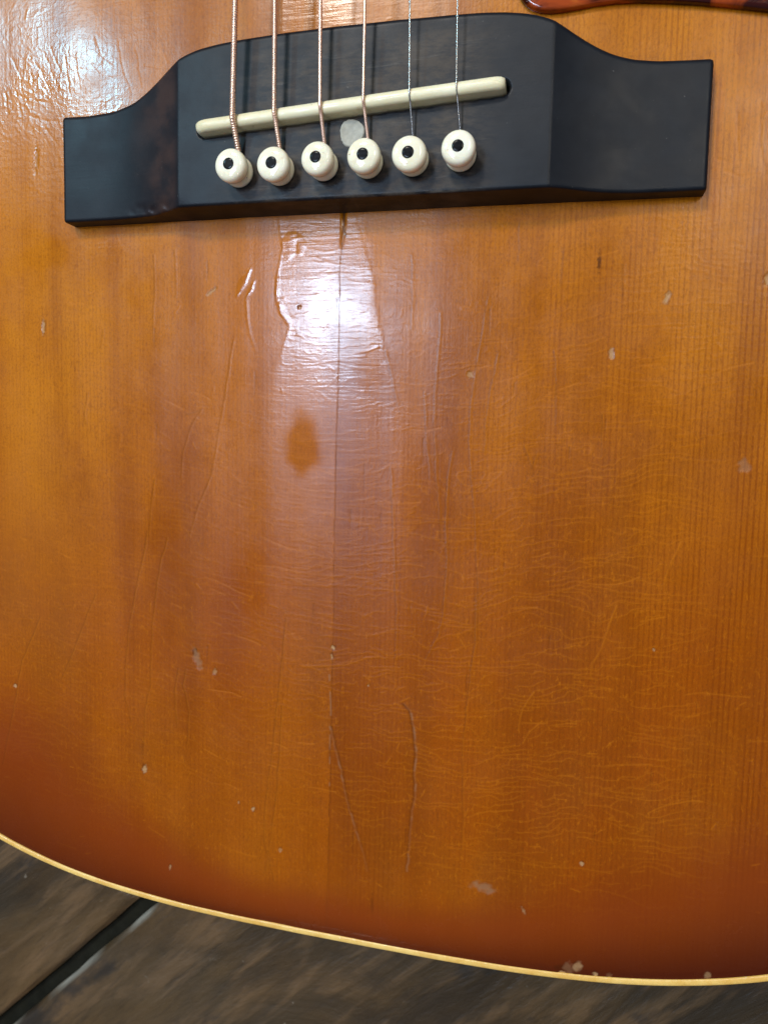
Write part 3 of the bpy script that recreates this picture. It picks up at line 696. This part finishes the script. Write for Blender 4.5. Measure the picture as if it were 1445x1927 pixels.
for k in range(0, 6):
    a = k / 5 * math.pi / 2; cols.append((BX0 + rr * .8 * (1 - math.cos(a)), HE - rr * .8 * (1 - math.sin(a)), .35 * (1 - math.sin(a))))
cols += [(x, float(b_h(x)), 0.0) for x in tx]
for k in range(5, -1, -1):
    a = k / 5 * math.pi / 2; cols.append((BX1 - rr * .8 * (1 - math.cos(a)), HE - rr * .8 * (1 - math.sin(a)), .35 * (1 - math.sin(a))))
G = []
for x, h, ins in cols:
    P = bridge_col(x, h, ins); G.append([(x, y, z) for y, z in P])
G = np.array(G)
end0 = G[0].copy(); end0[:, 2] = 0; end0[:, 0] = BX0; end1 = G[-1].copy(); end1[:, 2] = 0; end1[:, 0] = BX1
G = np.concatenate([end0[None], G, end1[None]])
# saddle slot sunk into the top, worn lower edge on the left shoulder, tiny waves
bxg, byg, bzg = G[..., 0], G[..., 1], G[..., 2]
ss = (bxg - S0[0]) * sdir[0] + (byg - S0[1]) * sdir[1]; dd_ = np.abs(-(bxg - S0[0]) * sdir[1] + (byg - S0[1]) * sdir[0])
ds = np.hypot(np.clip(np.abs(ss - slen / 2) - slen / 2 + 2.0, 0, None), dd_)
slot = smooth(1.95, 1.45, ds) * (bzg > 8)
G[..., 2] -= 2.6 * slot
wv = (vnoise(bxg, byg, 7, 90) - .5) * .10 * (bzg > 3.5); G[..., 2] += wv
nick = np.exp(-((bxg + 47) / 6) ** 2 - ((byg - 1.2) / 1.6) ** 2) * (bzg > 2); G[..., 2] -= 1.1 * nick * (.4 + .9 * vnoise(bxg, byg, 1.6, 91))
me = quad_mesh('bridge', G.reshape(-1, 3), grid_quads(len(G), G.shape[1], flip=True))
bridge = part('bridge', me, M_BRIDGE)
bridge['label'] = 'black bridge with scooped ends and raised middle'

# --- saddle (sub-part of the bridge): rounded bone blade
a0, a1 = .9, slen - 1.1; ht = 12.6
V = []; N = 90; prof_n = 13
for i in range(N + 1):
    q = i / N; s_ = a0 + (a1 - a0) * q
    e = min(q, 1 - q) * (a1 - a0)
    er = min(1.0, e / 3.2); hh = 1 - (1 - er) ** 2.4
    top = 7.6 + (ht - 7.6 + .25 * math.sin(q * math.pi)) * (0.86 + .14 * hh); hw = 1.45 * (.80 + .20 * min(1, math.sqrt(max(0, e / 1.0))))
    c = S0 + sdir * s_; nv = np.array([-sdir[1], sdir[0]])
    pr_ = [(-hw, 6.6), (-hw, top - 1.1)] + [(-hw * math.cos(k / 8 * math.pi), top - 1.1 + 1.1 * math.sin(k / 8 * math.pi) * (1 if k < 5 else 1.0)) for k in range(1, 8)] + [(hw, top - 1.1), (hw, 6.6)]
    for o_, z in pr_: p = c + nv * o_; V.append((p[0], p[1], z))
pn = len(pr_)
F = [tuple(i * pn + k for k in range(pn)) if i == 0 else tuple(reversed([i * pn + k for k in range(pn)])) for i in (0, N)]
for i in range(N):
    for k in range(pn - 1): F.append((i * pn + k, (i + 1) * pn + k, (i + 1) * pn + k + 1, i * pn + k + 1))
me = poly_mesh('saddle', V, F)
saddle = part('saddle', me, M_SADDLE, bridge); saddle['label'] = 'cream bone saddle set at a slight slant'

# --- chalky filler disc between saddle and the fourth pin
pcap = at(662, 249, 9.5); V = [(pcap[0], pcap[1], 9.52)]; F = []; nk = 48
for k in range(nk):
    a = 2 * math.pi * k / nk; j = 1 + .05 * math.sin(3 * a + 1) + rng.normal(0, .018)
    for rd, z in ((2.35, 9.55), (2.55, 9.66), (2.85, 9.64), (3.0, 9.30)):
        V.append((pcap[0] + rd * j * math.cos(a), pcap[1] + rd * j * math.sin(a) * 1.05, z + rng.normal(0, .03)))
for k in range(nk):
    a_, b_ = 1 + k * 4, 1 + ((k + 1) % nk) * 4; F.append((0, a_, b_))
    for q in range(3): F.append((a_ + q, a_ + q + 1, b_ + q + 1, b_ + q))
part('filler_plug', poly_mesh('filler_plug', V, F), M_CAP, bridge)['label'] = 'pale chalky round plug with ragged rim'

# --- bridge pins
PINS = [at(447, 321, 10.9), at(524.5, 317, 10.9), at(608, 309.5, 10.9), at(690.5, 303.5, 10.9), at(776, 297.5, 10.9), at(866, 291, 10.9)]
prof = [(2.2, -3.0), (2.4, -.2), (3.15, .15), (3.52, .65), (3.6, 1.15), (3.5, 1.7), (3.2, 2.2), (3.05, 2.6), (3.12, 2.95), (3.4, 3.4), (3.72, 4.1), (3.87, 4.9), (3.86, 5.6), (3.74, 6.15), (3.5, 6.55), (3.2, 6.8), (2.8, 6.97), (2.2, 7.07), (1.5, 7.12), (1.36, 7.125), (1.2, 7.125)]
dot_prof = [(1.34, 7.10), (1.33, 7.145), (.9, 7.15), (.4, 7.15), (.05, 7.15)]
ptilt = [(-.05, .03), (-.01, -.02), (-.04, .02), (.02, .015), (-.02, -.025), (.015, .03)]
psink = [-.35, -.1, .1, -.15, -.3, .2]
names_p = ['leftmost bridge pin, chipped on its side', 'second bridge pin from the left', 'third bridge pin from the left', 'fourth bridge pin beside the pale plug', 'fifth bridge pin from the left', 'rightmost bridge pin']
for k, p in enumerate(PINS):
    me = lathe('bridge_pin', prof, 44, ptilt[k]); o = part('bridge_pin', me, M_PIN); o.location = (p[0] * MM, p[1] * MM, (LIFT + HB + psink[k]) * MM)
    o.rotation_euler = (0, 0, 0); o.scale = (1 + .02 * math.sin(k * 2.1), 1 + .02 * math.sin(k * 2.1), .88); o['label'] = names_p[k]
    part('dot', lathe('dot', dot_prof, 28, ptilt[k]), M_DOT, o)

# --- strings
YS = [at(438, 231, 13.2), at(516, 217, 13.2), at(602, 205, 13.2), at(683, 192, 13.2), at(769.5, 177, 13.2), at(858, 163, 13.2)]
TOPX = [at(445, 0, 13.6), at(519, 0, 13.6), at(604, 0, 13.6), at(687.5, 0, 13.6), at(771.5, 0, 13.6), at(861, 0, 13.6)]
RAD = [.74, .59, .46, .36, .19, .155]; PITCH = [.54, .48, .34, .28, 0, 0]; DEEP = [.20, .18, .04, .0, 0, 0]
def string_mesh(k):
    r0 = RAD[k]; P = PINS[k]; S_ = YS[k]
    # centre on the saddle crown
    sc_ = ((S_[0] - S0[0]) * sdir[0]); yc = S0[1] + sdir[1] * sc_ / sdir[0]
    zt = ht + .18 + r0
    slope = (TOPX[k][0] - S_[0]) / (TOPX[k][1] - yc)
    xn = CXG - .6 + (k - 2.5) * 7.2
    K = [(P[0] + .1 + .25 * (k < 3), P[1] + 2.2, HB - 2.0), (P[0] + .25 * (k < 4), P[1] + 3.0, HB + .6), (S_[0] + (P[0] - S_[0]) * .12, yc - 1.25, zt - .75), (S_[0], yc - .2, zt), (S_[0] + slope * 2, yc + 2, zt + .02),
         (TOPX[k][0], TOPX[k][1], zt + .75), (TOPX[k][0] + slope * 60, TOPX[k][1] + 60, zt + 2.2), (xn, 640, 17.0)]
    K = np.array(K); seg = np.linalg.norm(np.diff(K, axis=0), axis=1); cum = np.concatenate([[0], np.cumsum(seg)])
    step = PITCH[k] / 4 if PITCH[k] else .5
    fine = np.arange(0, cum[6], step); S_all = np.concatenate([fine, np.linspace(cum[6], cum[-1], 12)])
    # soften the corners
    C = np.stack([np.interp(S_all, cum, K[:, i]) for i in range(3)], 1)
    w_ = int(1.2 / step) | 1
    nf = len(fine); Cp = np.concatenate([np.repeat(C[:1], w_ // 2, 0), C[:nf], C[nf - 1:nf] + (C[nf - 1] - C[nf - 2]) * np.arange(1, w_ // 2 + 1)[:, None]])
    ker = np.ones(w_) / w_
    C[:nf] = np.stack([np.convolve(Cp[:, i], ker, 'valid') for i in range(3)], 1)
    T = np.gradient(C, axis=0); T /= np.linalg.norm(T, axis=1, keepdims=True)
    U = np.cross(T, [0, 0, 1.0]); U /= np.linalg.norm(U, axis=1, keepdims=True); W_ = np.cross(U, T)
    ns = 12; a = 2 * np.pi * np.arange(ns) / ns
    rad = np.full((len(S_all), ns), r0)
    if PITCH[k]:
        rad = r0 * (1 - DEEP[k] * (0.5 + .5 * np.cos(2 * np.pi * S_all / PITCH[k]))[:, None] * np.ones(ns)); rad[nf:] = r0
    V = C[:, None, :] + rad[..., None] * (np.cos(a)[None, :, None] * U[:, None, :] + np.sin(a)[None, :, None] * W_[:, None, :])
    return quad_mesh('string', V.reshape(-1, 3), grid_quads(len(S_all), ns, flip=True, wrap=True))
names_s = ['thickest bronze wound string, leftmost', 'second bronze wound string from the left', 'third bronze wound string from the left', 'thinnest bronze wound string, fourth from the left', 'plain steel string, fifth from the left', 'thinnest plain steel string, rightmost']
for k in range(6):
    o = part('string', string_mesh(k), M_BRONZE if PITCH[k] else M_STEEL); o['label'] = names_s[k]

# --- pickguard edge peeping in at the top right
pgp = [at(*p, 1.8)[:2] for p in ((972, -30), (978, -8), (988, 5), (1000, 14), (1016, 19), (1034, 20), (1056, 18), (1085, 13), (1120, 6), (1160, 1), (1200, -1), (1250, 0), (1310, 3), (1380, 9), (1445, 16), (1520, 26), (1600, 45))]
q_ = pgp[-1]; pgo = [tuple(p) for p in pgp] + [(q_[0] + 3, q_[1] + 40), (q_[0] - 8, q_[1] + 110), (70, 170), (56, 140), (47, 110), (40, 75)]
pg = part('pickguard', prism('pickguard', pgo, .5, 2.2, .9), M_PG); pg['label'] = 'dark red tortoise pickguard with rounded edge'
# --- fingerboard that carries the far ends of the strings
fb = prism('fingerboard', [(CXG - 27.5, 228), (CXG + 27.5, 228), (CXG + 21.5, 645), (CXG - 21.5, 645)], .9, 12.5, 1.5)
part('fingerboard', fb, M_NECK)
nk_ = prism('neck', [(CXG - 26, 313), (CXG + 26, 313), (CXG + 21, 645), (CXG - 21, 645)], -20, .7, 0)
part('neck', nk_, M_SIDE)
